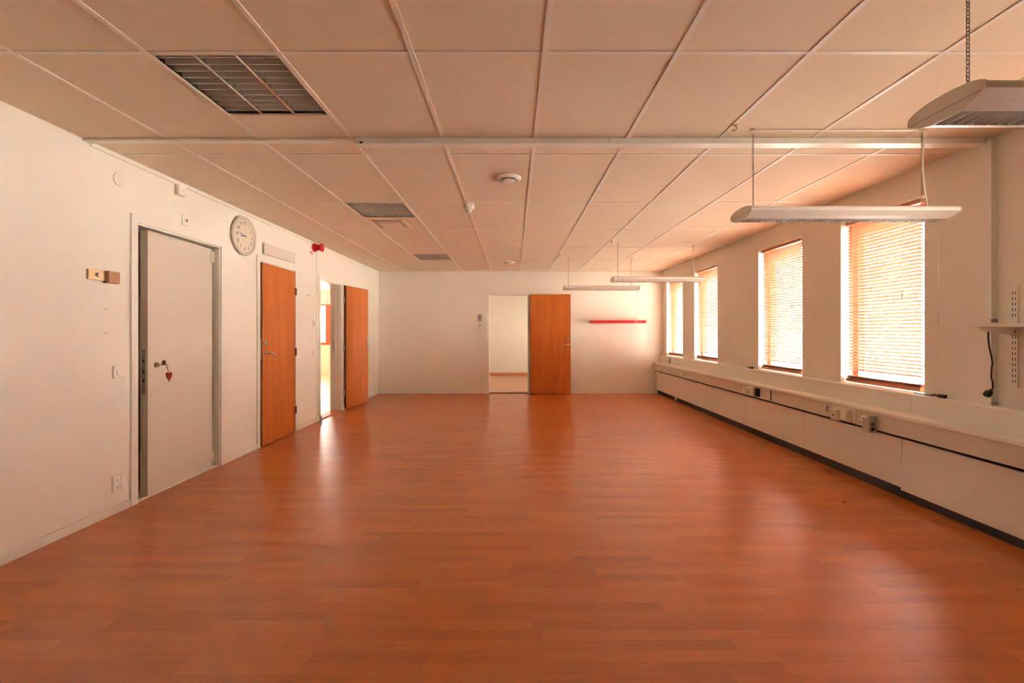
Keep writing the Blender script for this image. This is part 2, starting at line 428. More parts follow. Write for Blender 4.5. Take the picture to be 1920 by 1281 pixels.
# white door, a little ajar
door1 = thing('door_1', 'plain white painted door standing slightly ajar in the left wall', 'door', (XL, (D1[0] + D1[1]) / 2, 0), kind='structure')
frame_left(door1, D1, .058)
MB().box(XL - TL, XL - .012, D1[0] + .012, D1[1] - .012, 0, .012).build('threshold', M['trim'], door1, world=True)
MB().box(XL - .155, XL - .125, D1[0] + .012, D1[0] + .03, .012, 2.06).build('door_stop', M['trim'], door1, world=True)
MB().box(XL - .155, XL - .125, D1[0] + .03, D1[1] - .012, 2.062, 2.07).build('door_stop', M['trim'], door1, world=True)
l1 = make_leaf(door1, (-2.852, 4.385), math.atan2(-.83, .046), .832, 2.045, .056, -1, M['door_white'])
MB().box(.832, .8335, -.042, -.016, .80, 1.14).build('lock_forend', M['grey'], l1)
for z in (.90, .97, 1.05): MB().box(.8335, .8345, -.034, -.024, z - .012, z + .012).build('lock_bolt', M['dark'], l1)
hinge_set(l1, (.09, 1.98), .006, x=-.006, tall=.11, r=.010, m=M['trim'])
b = MB(); b.lathe((.745, 0, 1.015), (0, 1, 0), [(0, .021), (.008, .021), (.012, .015), (.028, .013), (.030, .010)], 18); b.build('lock_cylinder', M['brass'], l1)
b = MB(); b.lathe((.63, 0, 1.032), (0, 1, 0), [(0, .010), (.018, .010), (.020, .008)], 14); b.build('door_knob', M['brass'], l1) if False else None

# first orange door, closed to a crack
door2 = thing('door_2', 'closed orange birch door under the white vent panel', 'door', (XL, (D2[0] + D2[1]) / 2, 0), kind='structure')
frame_left(door2, D2, .055)
l2 = make_leaf(door2, (XL + .012, 5.915), math.atan2(-.80, .014), .80, 2.03, .042, -1, M['birch'], M['birch_edge'])
hinge_set(l2, (.28, 1.02, 1.79), .006, m=M['birch_edge'])
lever(l2, .725, 1.035, 0, 1, -1, drop=-.025); cylinder_lock(l2, .745, 1.145, 0, 1)
MB().box(.8012, .8022, -.032, -.010, .97, 1.20).build('lock_forend', M['steel'], l2)

# second orange door, swung back towards the corner
door3 = thing('door_3', 'open orange birch door folded back towards the corner, bright room behind', 'door', (XL, (D3[0] + D3[1]) / 2, 0), kind='structure')
frame_left(door3, D3, .055)
MB().box(XL - TL, XL + .012, D3[0] + .012, D3[1] - .012, 0, .016).build('threshold', M['wood_base'], door3, world=True)
MB().box(XL - .105, XL - .07, D3[1] - .025, D3[1] - .012, .016, D3[2] - .012).build('door_stop', M['trim'], door3, world=True)
MB().box(XL - .118, XL - .10, D3[1] - .0265, D3[1] - .025, .98, 1.16).build('strike_plate', M['steel'], door3, world=True) 
l3 = make_leaf(door3, (-2.757, 7.635), math.atan2(.80, .105), .815, 2.03, .043, 1, M['birch'], M['birch_edge'])
for z in (.27, 1.02, 1.80):
    b = MB(); b.cyl((-.018, .03, z - .05), (-.018, .03, z + .05), .011, 10); b.box(-.018, .0, .022, .036, z - .045, z + .045); b.box(-.09, -.018, .031, .035, z - .045, z + .045)
    b.build('hinge', M['steel'], l3)
lever(l3, .765, 1.02, 0, -1, -1, drop=0); cylinder_lock(l3, .765, 1.135, 0, -1)
lever(l3, .765, 1.02, .043, 1, -1, drop=0)

# far door, folded flat against the far wall
door4 = thing('door_4', 'orange birch door opened flat against the far wall', 'door', (0, YB, 0), kind='structure')
x0, x1, zt = D4
for b in ((x0 - .085, x0, YB - .014, YB + .02, 0, zt + .07), (x1, x1 + .04, YB - .014, YB + .02, 0, zt + .07), (x0, x1, YB - .014, YB + .02, zt, zt + .07)):
    MB().box(*b).build('architrave', M['trim'], door4, world=True)
for b in ((x0 - .02, x0 + .012, YB - .002, YB + .15, 0, zt), (x1 - .012, x1 + .02, YB - .002, YB + .15, 0, zt), (x0, x1, YB - .002, YB + .15, zt - .012, zt + .02)):
    MB().box(*b).build('jamb_lining', M['trim'], door4, world=True)
MB().box(x0 + .012, x1 - .012, YB - .01, YB + .14, 0, .014).build('threshold', M['birch_edge'], door4, world=True)
MB().box(x0 + .012, x0 + .0135, YB + .02, YB + .045, .98, 1.13).build('strike_plate', M['steel'], door4, world=True)
l4 = make_leaf(door4, (.348, 9.515), R(-2.0), .818, 2.035, .042, 1, M['birch'], M['birch_edge'])
for z in (.27, 1.02, 1.80):
    b = MB(); b.cyl((-.014, .03, z - .045), (-.014, .03, z + .045), .009, 10); b.box(-.014, 0, .024, .036, z - .04, z + .04); b.build('hinge', M['steel'], l4)
lever(l4, .765, 1.02, 0, -1, -1, drop=0); cylinder_lock(l4, .765, 1.135, 0, -1)
MB().box(.8192, .8205, .010, .032, .96, 1.15).build('lock_forend', M['steel'], l4)

# ------------------------------------------------------------------ windows and blinds
def window(n, a, b, label):
    wn = thing('window_%d' % n, label, 'window', (XR + .13, (a + b) / 2, WZ0), kind='structure')
    fx0, fx1, fw = XR + .12, XR + .18, .06
    for q in ((fx0, fx1, a, a + fw, WZ0, WZ1), (fx0, fx1, b - fw, b, WZ0, WZ1), (fx0, fx1, a + fw, b - fw, WZ0, WZ0 + fw), (fx0, fx1, a + fw, b - fw, WZ1 - fw, WZ1)):
        MB().box(*q).build('window_frame', M['redframe'], wn, world=True)
    MB().box(fx0 + .03, fx0 + .036, a + fw - .005, b - fw + .005, WZ0 + fw - .005, WZ1 - fw + .005).build('pane', M['glass'], wn, world=True)
    return wn
window(1, *WIN[0], 'narrow-looking window farthest away beside the far corner')
window(2, *WIN[1], 'second farthest tall window with terracotta blind')
window(3, *WIN[2], 'tall window with terracotta blind between the two wide wall piers')
window(4, *WIN[3], 'largest nearest window with terracotta blind behind the pendant lamp')
for i, (a, b) in enumerate(WIN_NEAR): window(5 + i, a, b, ['red framed window beside the wall shelf, out of frame', 'red framed window next to the camera, out of frame'][i])

SP = .0293                     # slat pitch
BW = .79                       # blind width
def make_blind(label):
    t = thing('venetian_blind', label, 'blind', (0, 0, 0), group='terracotta blinds in the window recesses')
    # local: y along the window centred on 0, x=0 at slat centre (room side is -x), z=0 at the sill
    H = WZ1 - WZ0
    MB().box(-.02, .02, -BW / 2 - .004, BW / 2 + .004, H - .038, H - .006).build('head_rail', M['railwood'], t)
    prof = []
    for q in range(5):
        u = -1 + q * .5
        prof.append((u * .0175, .0028 * (1 - u * u)))
    b = MB()
    for k_ in range(4):
        (x0, z0), (x1, z1) = prof[k_], prof[k_ + 1]
        b.poly([(x0, -BW / 2, z0), (x1, -BW / 2, z1), (x1, BW / 2, z1), (x0, BW / 2, z0)], True)
        b.poly([(x0, -BW / 2, z0 - .0006), (x0, BW / 2, z0 - .0006), (x1, BW / 2, z1 - .0006), (x1, -BW / 2, z1 - .0006)], True)
    me = b.mesh('slat', M['slat'])
    z = H - .06; n = 0
    while z > .10:
        add(me, 'slat', t, (0, 0, z), (0, R(36 + random.uniform(-1.5, 1.5)), 0)); z -= SP; n += 1
    zz = .044
    for k_ in range(6):
        add(me, 'slat', t, (0, 0, zz + .0045 * k_), (0, R(random.uniform(-2, 2)), R(random.uniform(-.3, .3))))
    MB().prism([(-.02, .018), (-.014, .012), (.014, .012), (.02, .018), (.02, .034), (.013, .04), (-.013, .04), (-.02, .034)], 'y', -BW / 2 - .003, BW / 2 + .003).build('bottom_rail', M['railwood'], t)
    for yy in (-.24, .24):
        for xx in (-.0185, .0185):
            b = MB(); b.tube([(xx, yy, .03), (xx, yy, H - .035)], .0009, 5); b.build('ladder_cord', M['cord'], t)
    b = MB(); b.tube([(-.024, BW / 2 - .07, H - .045), (-.027, BW / 2 - .072, H - .45)], .0035, 8); b.build('tilt_wand', M['railwood'], t)
    b = MB(); b.tube([(-.024, -.24, H - .04), (-.026, -.245, H - .72)], .0012, 6); b.lathe((-.026, -.245, H - .76), (0, 0, 1), [(0, .008), (.012, .011), (.03, .006), (.042, .003)], 10); b.build('pull_cord', M['cord'], t)
    return t
BL = ['terracotta blind in the farthest window by the corner', 'terracotta blind in the second farthest window, hung high', 'terracotta blind in the middle window between two wide wall piers', 'terracotta blind in the largest nearest window behind the pendant lamp']
proto = make_blind(BL[3])
BL += ['terracotta blind in the window beside the wall shelf, out of frame', 'terracotta blind in the window next to the camera, out of frame']
for i in (3, 2, 1, 0, 4):
    t = proto if i == 3 else copy_tree(proto)
    a, b = (WIN + WIN_NEAR)[i]
    t.location = (XR + .048, (a + b) / 2 + .022, WZ0 + (.012 if i == 1 else .002)); t['label'] = BL[i]

# ------------------------------------------------------------------ window-side cladding: sill, cable rail, radiator covers, plinth
YE = YB - .003
RX = 2.915
for lab, a, b in (('short sill cladding by the far corner', 8.03, YE), ('long sill cladding below the middle windows', 3.54, 8.027), ('sill cladding nearest the camera', YF, 3.537)):
    s_ = tag(MB().prism([(XR, .62), (3.034, .62), (3.034, .79), (3.040, .80), (XR, .80)], 'y', a, b).build('window_sill', M['trim'], None), 'white %s' % lab, 'sill', kind='structure')
rail = thing('cable_rail', 'long beige cable rail with sockets along the window wall', 'cable rail', (RX, 5, .487))
segs = [(8.31, YE), (5.62, 8.309), (4.17, 5.619), (2.95, 4.169), (YF, 2.949)]
for a, b in segs: MB().prism([(XR, .487), (RX, .487), (RX, .618), (XR, .618)], 'y', a, b).build('rail_face', M['rail'], rail, world=True)
for a, b in ((7.2, YE), (4.0, 7.199), (3.24, 3.999), (YF, 3.239)):
    MB().prism([(XR, .6185), (2.902, .6185), (2.898, .623), (2.898, .643), (2.903, .648), (XR, .648)], 'y', a, b).build('rail_top', M['trim'], rail, world=True)
cover = thing('radiator_cover', 'row of pale radiator cover panels below the cable rail', 'radiator cover', (2.96, 5, 0))
MB().box(2.99, 3.08, YF, YE, 0, .487).build('backing_frame', M['dark'], cover, world=True)  # dark block that paints the shade in the gap and seams
seam = [YE, 8.30, 7.116, 5.92, 4.73, 3.536]
for i in range(len(seam) - 1):
    MB().box(2.962, 2.978, seam[i + 1] + .003, seam[i] - .003, .085, .456).build('cover_panel', M['panel'], cover, world=True)
b = MB()
for (ya, yb) in ((2.345, 3.532), (1.15, 2.342), (-.05, 1.147), (-1.25, -.053), (YF, -1.253)):
    q = MB(); q.rings([[(2.950, ya, .070), (2.950, yb, .070), (2.966, yb, .070), (2.966, ya, .070)], [(2.962, ya, .456), (2.962, yb - .006, .456), (2.978, yb - .006, .456), (2.978, ya, .456)]], cap=True)
    q.build('cover_panel', M['panel'], cover, world=True)
for a, b in ((3.536, YE), (YF, 3.53)):
    MB().box(2.985, 2.9895, a, b, 0.0, .10).build('plinth', M['plinth'], cover, world=True)

# ------------------------------------------------------------------ wall-mounted fittings; local frame: x along the wall, z up, -y out of the wall
def on_wall(name, label, cat, side, along, z, group=None, base=None):
    if side == 'left': loc, rz = (base if base is not None else XL, along, z), R(90)
    elif side == 'right': loc, rz = (base if base is not None else XR, along, z), R(-90)
    else: loc, rz = (along, base if base is not None else YB, z), 0
    return thing(name, label, cat, loc, rz, group)
def plate(t, w_, h_, d=.009, m='plastic', name='plate', x=0, z=0): return MB().bbox(x - w_ / 2, x + w_ / 2, -d, 0, z - h_ / 2, z + h_ / 2, min(.003, d * .4)).build(name, M[m], t)
def socket_face(t, x, z, d, r=.020, m='plastic'):
    b = MB(); b.lathe((x, -d + .001, z), (0, -1, 0), [(0, r + .004), (.004, r + .004), (.005, r + .002), (.005, r), (.0005, r - .001), (.0005, .001)], 22)
    s_ = b.build('socket', M[m], t)
    b = MB()
    for k_ in (-1, 1): b.cyl((x + k_ * .0095, -d - .001, z), (x + k_ * .0095, -d + .0005, z), .0028, 8)
    b.build('contact_holes', M['dark'], s_)
def light_switch(label, side, along, z, w_=.085, h_=.085, m='plastic', dot=False, cat='light switch'):
    t = on_wall('light_switch', label, cat, side, along, z)
    plate(t, w_, h_, .010, m)
    if dot:
        MB().bbox(-.022, .022, -.013, -.010, -.022, .022, .001).build('button_frame', M[m], t)
        MB().bbox(-.009, .011, -.0145, -.013, -.011, .011, .0006).build('indicator', M['indicator'], t)
    else:
        MB().prism([(-.010, -.021), (-.0165, -.021), (-.012, .021), (-.010, .021)], 'x', -.020, .020).build('rocker', M[m], t)
    return t
def wall_outlet(label, side, along, z, w_=.085, h_=.115, group=None, base=None, m='plastic'):
    t = on_wall('wall_outlet', label, 'outlet', side, along, z, group, base)
    plate(t, w_, h_, .018, m)
    for k_ in (-1, 1): socket_face(t, 0, k_ * .028, .018, .0195, m)
    return t

# --- left wall
t = on_wall('cover_plate', 'blank round white cover plate high on the left wall', 'cover plate', 'left', 3.284, 2.353)
b = MB(); b.lathe((0, 0, 0), (0, -1, 0), [(0, .046), (.004, .046), (.007, .043), (.0075, .001)], 28); b.build('disc', M['wall'], t)
t = on_wall('junction_box', 'small white junction box under the ceiling trunking', 'junction box', 'left', 3.868, 2.452)
MB().bbox(-.042, .042, -.042, 0, -.042, .042, .003).build('housing', M['plastic'], t)
MB().bbox(-.030, .030, -.045, -.042, -.018, .030, .001).build('lid', M['plastic'], t)
b = MB(); b.cyl((.004, -.0462, .004), (.004, -.045, .004), .005, 10); b.build('indicator', M['indicator'], t)
light_switch('white square wall plate with red button above the white door', 'left', 3.952, 2.225, .088, .088, dot=True)
t = on_wall('key_switch', 'metal plate key switch with tan box, left of the white door', 'key switch', 'left', 3.145, 1.652)
MB().bbox(-.108, .02, -.014, 0, -.031, .036, .002).build('plate', M['brass'], t)
b = MB(); b.lathe((-.045, -.014, .004), (0, -1, 0), [(0, .014), (.006, .014), (.012, .009), (.016, .008)], 14); b.build('lock_cylinder', M['steel'], t)
MB().bbox(.022, .112, -.036, 0, -.042, .040, .003).build('box_housing', M['tan'], t)
b = MB(); b.cyl((.010, -.010, -.038), (.022, -.010, -.038), .007, 8); b.build('bolt_head', M['dark'], t)
for i, z in enumerate((1.433, 1.265)):
    b = MB(); b.lathe((XL, 3.18, z), (1, 0, 0), [(0, .004), (.0015, .004), (.002, .002)], 8)
    tag(b.build('screw', M['ink'], None), ['upper tiny dark screw below the key switch', 'lower tiny dark screw below the key switch'][i], 'screw', 'screws below the key switch')
light_switch('white light switch left of the white door', 'left', 3.280, .990, .086, .086)
wall_outlet('white double wall outlet low beside the white door', 'left', 3.268, .207, .083, .112)

# keys with the red heart, hanging from the white door's lock
ka = math.atan2(-.83, .052)
def dl(x, y, z):               # point on the white leaf, x from hinge, y out of the face
    return (-2.852 + x * math.cos(ka) - y * math.sin(ka), 4.385 + x * math.sin(ka) + y * math.cos(ka), z)
kt = thing('keychain', 'key with red heart tag hanging in the white door lock', 'keychain', dl(.745, .03, 1.0), ka)
MB().box(-.0012, .0012, .0, .012, .012, .018).build('key_blade', M['brass'], kt)
prof = [(.018 * math.cos(2 * math.pi * q / 18) , .026 + .021 * math.sin(2 * math.pi * q / 18)) for q in range(18)]
b = MB(); b.prism([(.026 + p_[0] * .9, p_[1] + .006) for p_ in prof], 'x', -.0015, .0015); b.build('key_bow', M['brass'], kt)
b = MB(); b.tube([(0, .004 + .0, .015), (0, .05, .015)], .0035, 8); b.build('key_shaft', M['brass'], kt)
b = MB(); b.tube([(.006 * math.sin(q), .05 + .011 * math.cos(q), .010 + .009 * math.sin(q)) for q in [2 * math.pi * i / 18 for i in range(18)]], .0017, 6, closed=True); b.build('key_ring', M['steel'], kt)
b = MB(); b.tube([(-.002, .042, .006), (-.010, .046, -.016), (-.016, .050, -.038)], .003, 6); b.build('strap', M['heart'], kt)
hp = []
for i in range(28):
    q = 2 * math.pi * i / 28
    hp.append((16 * math.sin(q) ** 3 / 17 * .036, (13 * math.cos(q) - 5 * math.cos(2 * q) - 2 * math.cos(3 * q) - math.cos(4 * q)) / 17 * .045))
b = MB(); cen = (-.018, .052, -.075)
rings = []
for yy, sc_ in ((-.008, .80), (-.005, .97), (.0, 1.0), (.005, .97), (.008, .80)):
    rings.append([(cen[0] - p_[0] * sc_ * .38 + yy * .6, cen[1] + yy + p_[0] * sc_ * .45, cen[2] + p_[1] * sc_) for p_ in hp])
b.rings(rings, cap=True, sm=True); b.build('heart_tag', M['heart'], kt)

# --- clock
ck = on_wall('wall_clock', 'round white wall clock with grey numerals beside the white door', 'clock', 'left', 4.775, 2.262)
b = MB(); b.lathe((0, 0, 0), (0, -1, 0), [(0, .185), (.014, .198), (.030, .202), (.042, .198), (.046, .190), (.045, .180), (.034, .175), (.030, .172)], 56, cap=False); b.build('rim', M['clockrim'], ck)
b = MB(); b.lathe((0, 0, 0), (0, -1, 0), [(.001, .176), (.030, .176)], 56); dial = b.build('dial', M['clockface'], ck)
def text_mesh(s_, size, m, name, parent, loc, extr=.0006):
    cu = bpy.data.curves.new('t', 'FONT'); cu.body = s_; cu.size = size; cu.align_x = 'CENTER'; cu.align_y = 'CENTER'; cu.extrude = extr; cu.resolution_u = 4
    o = bpy.data.objects.new('t', cu); COL.objects.link(o); bpy.context.view_layer.update()
    me = bpy.data.meshes.new_from_object(o.evaluated_get(bpy.context.evaluated_depsgraph_get()))
    bpy.data.objects.remove(o); bpy.data.curves.remove(cu)
    me.materials.clear(); me.materials.append(m)
    me.transform(Matrix.Rotation(R(90), 4, 'X'))
    return add(me, name, parent, loc)
for h in range(1, 13):
    q = R(30 * h)
    text_mesh(str(h), .050, M['ink'], 'numeral', dial, (.132 * math.sin(q), -.0306, .132 * math.cos(q)))
b = MB()
for h in range(60):
    q = R(6 * h); c, s_ = math.cos(q), math.sin(q); r0, r1, hw = .162, .170, .0014 if h % 5 == 0 else .0006
    b.poly([(r0 * s_ + hw * c, -.0308, r0 * c - hw * s_), (r1 * s_ + hw * c, -.0308, r1 * c - hw * s_), (r1 * s_ - hw * c, -.0308, r1 * c + hw * s_), (r0 * s_ - hw * c, -.0308, r0 * c + hw * s_)])
b.build('minute_marks', M['ink'], dial, kind='stuff')
for nm, ang, ln, wd in (('hour_hand', 30 * (8 + 46 / 60), .082, .0055), ('minute_hand', 6 * 46.5, .128, .0036)):
    q = R(ang); d = (math.sin(q), math.cos(q)); n_ = (d[1], -d[0]); yv = -.034 if nm == 'hour_hand' else -.036
    pts = [(-.025, wd * .7), (-.025, -wd * .7), (ln * .6, -wd), (ln, -wd * .3), (ln, wd * .3), (ln * .6, wd)]
    MB().prism([(d[0] * a + n_[0] * c, d[1] * a + n_[1] * c) for a, c in pts], 'y', yv, yv + .001).build(nm, M['ink'], ck)
b = MB(); b.cyl((0, -.038, 0), (0, -.030, 0), .006, 14); b.build('hand_pivot', M['ink'], ck)

# --- vent panel over the first orange door
t = on_wall('vent_panel', 'white rectangular vent panel above the first orange door', 'vent', 'left', 5.52, 2.208)
MB().bbox(-.36, .36, -.030, -.012, -.063, .063, .002).build('cover', M['door_white'], t)
MB().box(-.33, .33, -.012, 0, -.05, .05).build('spacer', M['dark'], t)

# --- alarm sounder
t = on_wall('alarm_sounder', 'red flared fire alarm sounder just under the ceiling', 'alarm', 'left', 6.50, 2.458)
b = MB(); b.lathe((0, 0, 0), (0, -1, 0), [(0, .060), (.022, .060), (.030, .054), (.050, .044), (.075, .043), (.095, .050), (.110, .060), (.118, .062), (.120, .058), (.108, .045), (.106, .002)], 30); b.build('horn', M['red'], t)
b = MB(); b.lathe((0, -.106, 0), (0, -1, 0), [(0, .022), (.005, .020), (.007, .010)], 16); b.build('horn_grille', M['red'], t)
t = on_wall('alarm_sign', 'tiny red sign plate under the alarm sounder', 'sign', 'left', 6.42, 2.372)
MB().bbox(-.038, .038, -.003, 0, -.016, .016, .0008).build('plate', M['red'], t)
for z, w_ in ((.005, .05), (-.005, .04)):
    MB().box(-w_ / 2, w_ / 2, -.0036, -.003, z - .0018, z + .0018).build('print_line', M['plastic'], t)
light_switch('white switch plate with red dot, upper of two between orange doors', 'left', 6.495, 1.392, .075, .09, m='cream', dot=True)
light_switch('white light switch, lower of two between orange doors', 'left', 6.495, .982, .075, .078)
b = MB(); b.tube([(XL, 6.30, 1.765), (XL + .008, 6.30, 1.762), (XL + .011, 6.30, 1.768), (XL + .011, 6.30, 1.785)], .003, 6)
tag(b.build('wall_hook', M['ink'], None), 'tiny dark hook on the wall between the orange doors', 'hook')
b = MB(); b.bbox(-.012, .012, -.03, 0, 0, .075, .003)
t = on_wall('door_stop', 'small grey door stop at the foot of the open doorway frame', 'door stop', 'left', 6.667, .0, base=XL + .014); b.build('block', M['grey'], t)
t = on_wall('wall_outlet', 'white blank outlet low in the left far corner', 'outlet', 'left', 9.36, .22); plate(t, .085, .085, .014); socket_face(t, 0, 0, .014)

# --- far wall
t = on_wall('wall_box', 'grey wall box left of the far doorway', 'wall box', 'back', -.690, 1.572)
b = MB(); b.prism([(-.05, 0), (.05, 0), (.05, -.02), (.042, -.034), (.02, -.04), (-.04, -.04), (-.05, -.034)], 'z', -.068, .068); b.build('housing', M['grey'], t)
MB().box(.0505, .0515, -.02, -.002, -.06, .06).build('side_cap', M['plastic'], t)
light_switch('small cream thermostat plate directly under the grey wall box', 'back', -.692, 1.405, .075, .125, m='cream', dot=True, cat='thermostat')
light_switch('small cream light switch left of the far doorway', 'back', -.694, .985, .080, .070, m='cream')
wall_outlet('white double outlet low on the far wall, left of the doorway', 'back', -.90, .19, .075, .105)
t = on_wall('wall_outlet', 'white outlet low on the far wall, right of the open orange door', 'outlet', 'back', 1.225, .135); plate(t, .075, .085, .016); socket_face(t, 0, 0, .016)
sh = on_wall('wall_shelf', 'slim bright red floating shelf on the far wall', 'shelf', 'back', 2.13, 1.455)
MB().bbox(-.552, .552, -.245, 0, 0, .056, .002).build('board', M['red'], sh)
MB().box(.312, .318, -.2462, -.245, .002, .054).build('board_joint', M['plastic'], sh)
b = MB(); b.tube([(.316, -.24, .0), (.316, -.243, -.02), (.312, -.246, -.032), (.318, -.25, -.036)], .003, 6); b.build('cup_hook', M['plastic'], sh)

# ------------------------------------------------------------------ rail fittings
def rail_at(px): return RX * F / (px - 963)
def on_rail(name, label, cat, px, z, group=None): return on_wall(name, label, cat, 'right', rail_at(px), z, group, base=RX)
def rail_socket(label, px, z, w_=.075, h_=.085):
    t = on_rail('rail_socket', label, 'outlet', px, z); plate(t, w_, h_, .012); socket_face(t, 0, 0, .012); return t
rail_socket('white round rail socket nearest the far corner', 1235, .553)
rail_socket('white rail socket second from the far corner', 1253.5, .548)
t = on_rail('rail_box', 'narrow white box on the rail, third fitting from the far corner', 'outlet', 1280, .55); MB().bbox(-.03, .03, -.03, 0, -.04, .04, .003).build('housing', M['plastic'], t)
t = on_rail('rail_box', 'small white box just left of the rail plate with black plug', 'outlet', 1397.5, .553); MB().bbox(-.035, .035, -.022, 0, -.044, .044, .003).build('housing', M['plastic'], t)
# plate with two sockets near the black plug
t = on_rail('socket_plate', 'wide beige socket plate carrying the black plug', 'outlet', 1423, .552)
yw = rail_at(1403) - rail_at(1446)
plate(t, yw, .122, .008, 'cream'); socket_face(t, yw * .33, 0, .008, .021, 'cream'); socket_face(t, -.02, 0, .008, .021, 'cream')
MB().box(yw / 2, yw / 2 + .012, -.004, 0, -.055, .055).build('end_gap', M['dark'], t)
t = on_rail('plug_adapter', 'blocky white adapter left of the black plug on the rail', 'adapter', 1409, .552)
t.location.x -= .0085; MB().bbox(-.05, .045, -.03, 0, -.05, .055, .006).build('housing', M['plastic'], t); MB().bbox(-.045, .03, -.060, -.03, -.05, .035, .006).build('front_block', M['cream'], t); MB().box(-.012, .012, -.0606, -.06, -.032, -.026).build('slot', M['ink'], t)
t = on_rail('power_plug', 'black power plug stuck in the rail socket', 'plug', 1424, .556); t.location.x -= .0145
MB().bbox(-.03, .03, -.04, 0, -.048, .048, .010).build('plug_body', M['black'], t)
b = MB(); b.tube([(-.03, -.02, -.01), (-.045, -.02, -.014)], .006, 8); b.build('cable_stub', M['black'], t)
t = on_rail('rail_latch', 'small slotted latch on the rail before the second socket group', 'latch', 1552, .560); MB().bbox(-.022, .022, -.008, 0, -.035, .035, .002).build('plate', M['rail'], t); MB().box(-.006, .006, -.0088, -.008, -.026, .026).build('slot', M['dark'], t)
t = on_rail('socket_plate', 'white socket plate partly hidden behind the two square plugs', 'outlet', 1583, .552)
yw = rail_at(1563) - rail_at(1606); plate(t, yw, .122, .010, 'plastic'); socket_face(t, -.075, .03, .010, .018)
t = on_rail('plug_adapter', 'cream square adapter with dark slot on the nearer rail sockets', 'adapter', 1576, .541); t.location.x -= .0115
MB().bbox(-.04, .04, -.055, 0, -.05, .045, .006).build('housing', M['cream'], t); MB().box(-.015, .012, -.0556, -.055, -.012, -.002).build('slot', M['ink'], t)
t = on_rail('plug_adapter', 'white square transformer beside the cream slotted adapter', 'adapter', 1594, .551); t.location.x -= .0115
MB().bbox(-.045, .042, -.034, 0, -.05, .05, .003).build('housing', M['cream'], t); MB().bbox(-.04, .025, -.048, -.034, -.036, .036, .004).build('front_block', M['plastic'], t)
t = on_rail('power_plug', 'round white plug with short cord next to the grey bracket', 'plug', 1622, .553)
b = MB(); b.lathe((0, -.001, 0), (0, -1, 0), [(0, .030), (.006, .030), (.008, .024), (.022, .022), (.026, .012)], 20); b.build('plug_body', M['plastic'], t)
b = MB(); b.tube([(0, -.024, 0), (.01, -.035, .012), (.025, -.036, .015), (.04, -.03, .008), (.052, -.028, -.01)], .0035, 8); b.build('cord', M['plastic'], t)
t = on_rail('metal_bracket', 'bent grey metal bracket hanging over the rail edge', 'bracket', 1636, .552)
MB().bbox(-.03, .045, -.062, -.058, -.088, .028, .001).build('front_plate', M['steel'], t)
MB().bbox(.041, .045, -.058, -.001, -.088, .045, .001).build('side_plate', M['steel'], t)
MB().box(-.02, .041, -.058, -.001, .020, .024).build('top_plate', M['steel'], t)
for z in (-.06, -.02): MB().bbox(.0452, .0456, -.045, -.02, z - .012, z + .012, .0001).build('slot', M['dark'], t)
# grey socket on the sill face and a white box on the plinth
t = on_wall('wall_outlet', 'grey outlet with dark round hole on the sill below the farthest window', 'outlet', 'right', 3.034 * F / (1256.5 - 963), .715, base=3.034)
plate(t, .10, .10, .014, 'grey'); socket_face(t, 0, 0, .014, .022, 'grey'); b = MB(); b.cyl((0, -.0165, 0), (0, -.0145, 0), .012, 14); b.build('hole', M['dark'], t)
t = on_wall('floor_outlet', 'small white box on the dark plinth near the far corner', 'outlet', 'right', 2.985 * F / (1268.5 - 963), .055, base=2.985)
MB().bbox(-.04, .04, -.03, 0, -.03, .03, .003).build('housing', M['plastic'], t); socket_face(t, 0, 0, .03, .015)

# cables lying on the sill
def sill_cable(label, y, dy):
    t = thing('power_cable', label, 'cable', (XR - .03, y, .80))
    b = MB(); b.tube([(.02, dy * 2.2, .005), (.012, dy * 1.2, .004), (.004, dy * .5, .006), (0, 0, .012)], .0035, 8); b.build('cord', M['black'], t)
    b = MB(); b.rings([[(-.006, 0, .008), (.006, 0, .008), (.006, 0, .016), (-.006, 0, .016)], [(-.012, -.02, .002), (.012, -.02, .002), (.012, -.02, .024), (-.012, -.02, .024)], [(-.012, -.065, .0), (.012, -.065, .0), (.012, -.065, .024), (-.012, -.065, .024)]], cap=True); b.build('plug_body', M['black'], t)
    b = MB(); b.tube([(.0, .0, .015), (-.012, .012, .022), (-.016, .03, .014), (-.01, .045, .004)], .003, 6); b.build('cord_loop', M['black'], t)
sill_cable('black cable plug lying on the sill right of the nearest window', 3.36, .10)
sill_cable('black cable plug lying on the sill left of the middle window', 6.02, .06)

# ------------------------------------------------------------------ shelf on the window wall
sh = thing('wall_shelf', 'white slotted-rail shelf on the window wall at the right edge', 'shelf', (XR, 2.86, .93))
MB().prism([(-.25, .373), (-.254, .376), (-.254, .391), (-.25, .394), (-.012, .394), (-.012, .373)], 'y', -.56, .035).build('board', M['trim'], sh)
for dy in (0., -.50):
    st = MB().box(-.012, 0, dy - .02, dy + .02, 0, .63).build('slotted_rail', M['trim'], sh)
    for k_ in range(17):
        z = .03 + k_ * .034
        if .34 < z < .41: continue
        for yy in (-.0085, .0085):
            MB().box(-.0125, -.012, dy + yy - .0022, dy + yy + .0022, z, z + .018).build('slot', M['dark'], st)
    MB().prism([(-.012, .372), (-.225, .372), (-.225, .352), (-.012, .318)], 'y', dy - .006, dy + .006).build('bracket', M['trim'], sh)
t = thing('power_cable', 'black appliance cord hanging from the white shelf end', 'cable', (2.975, 2.905, 1.30))
pts = [(0, 0, 0), (.0, .0, -.07), (.006, 0, -.12), (.02, 0, -.18), (.026, 0, -.22), (.020, 0, -.27), (.018, 0, -.31), (.028, 0, -.345), (.03, 0, -.375), (.018, 0, -.395)]
b = MB(); b.tube(pts, .0042, 8); b.build('cord', M['black'], t)
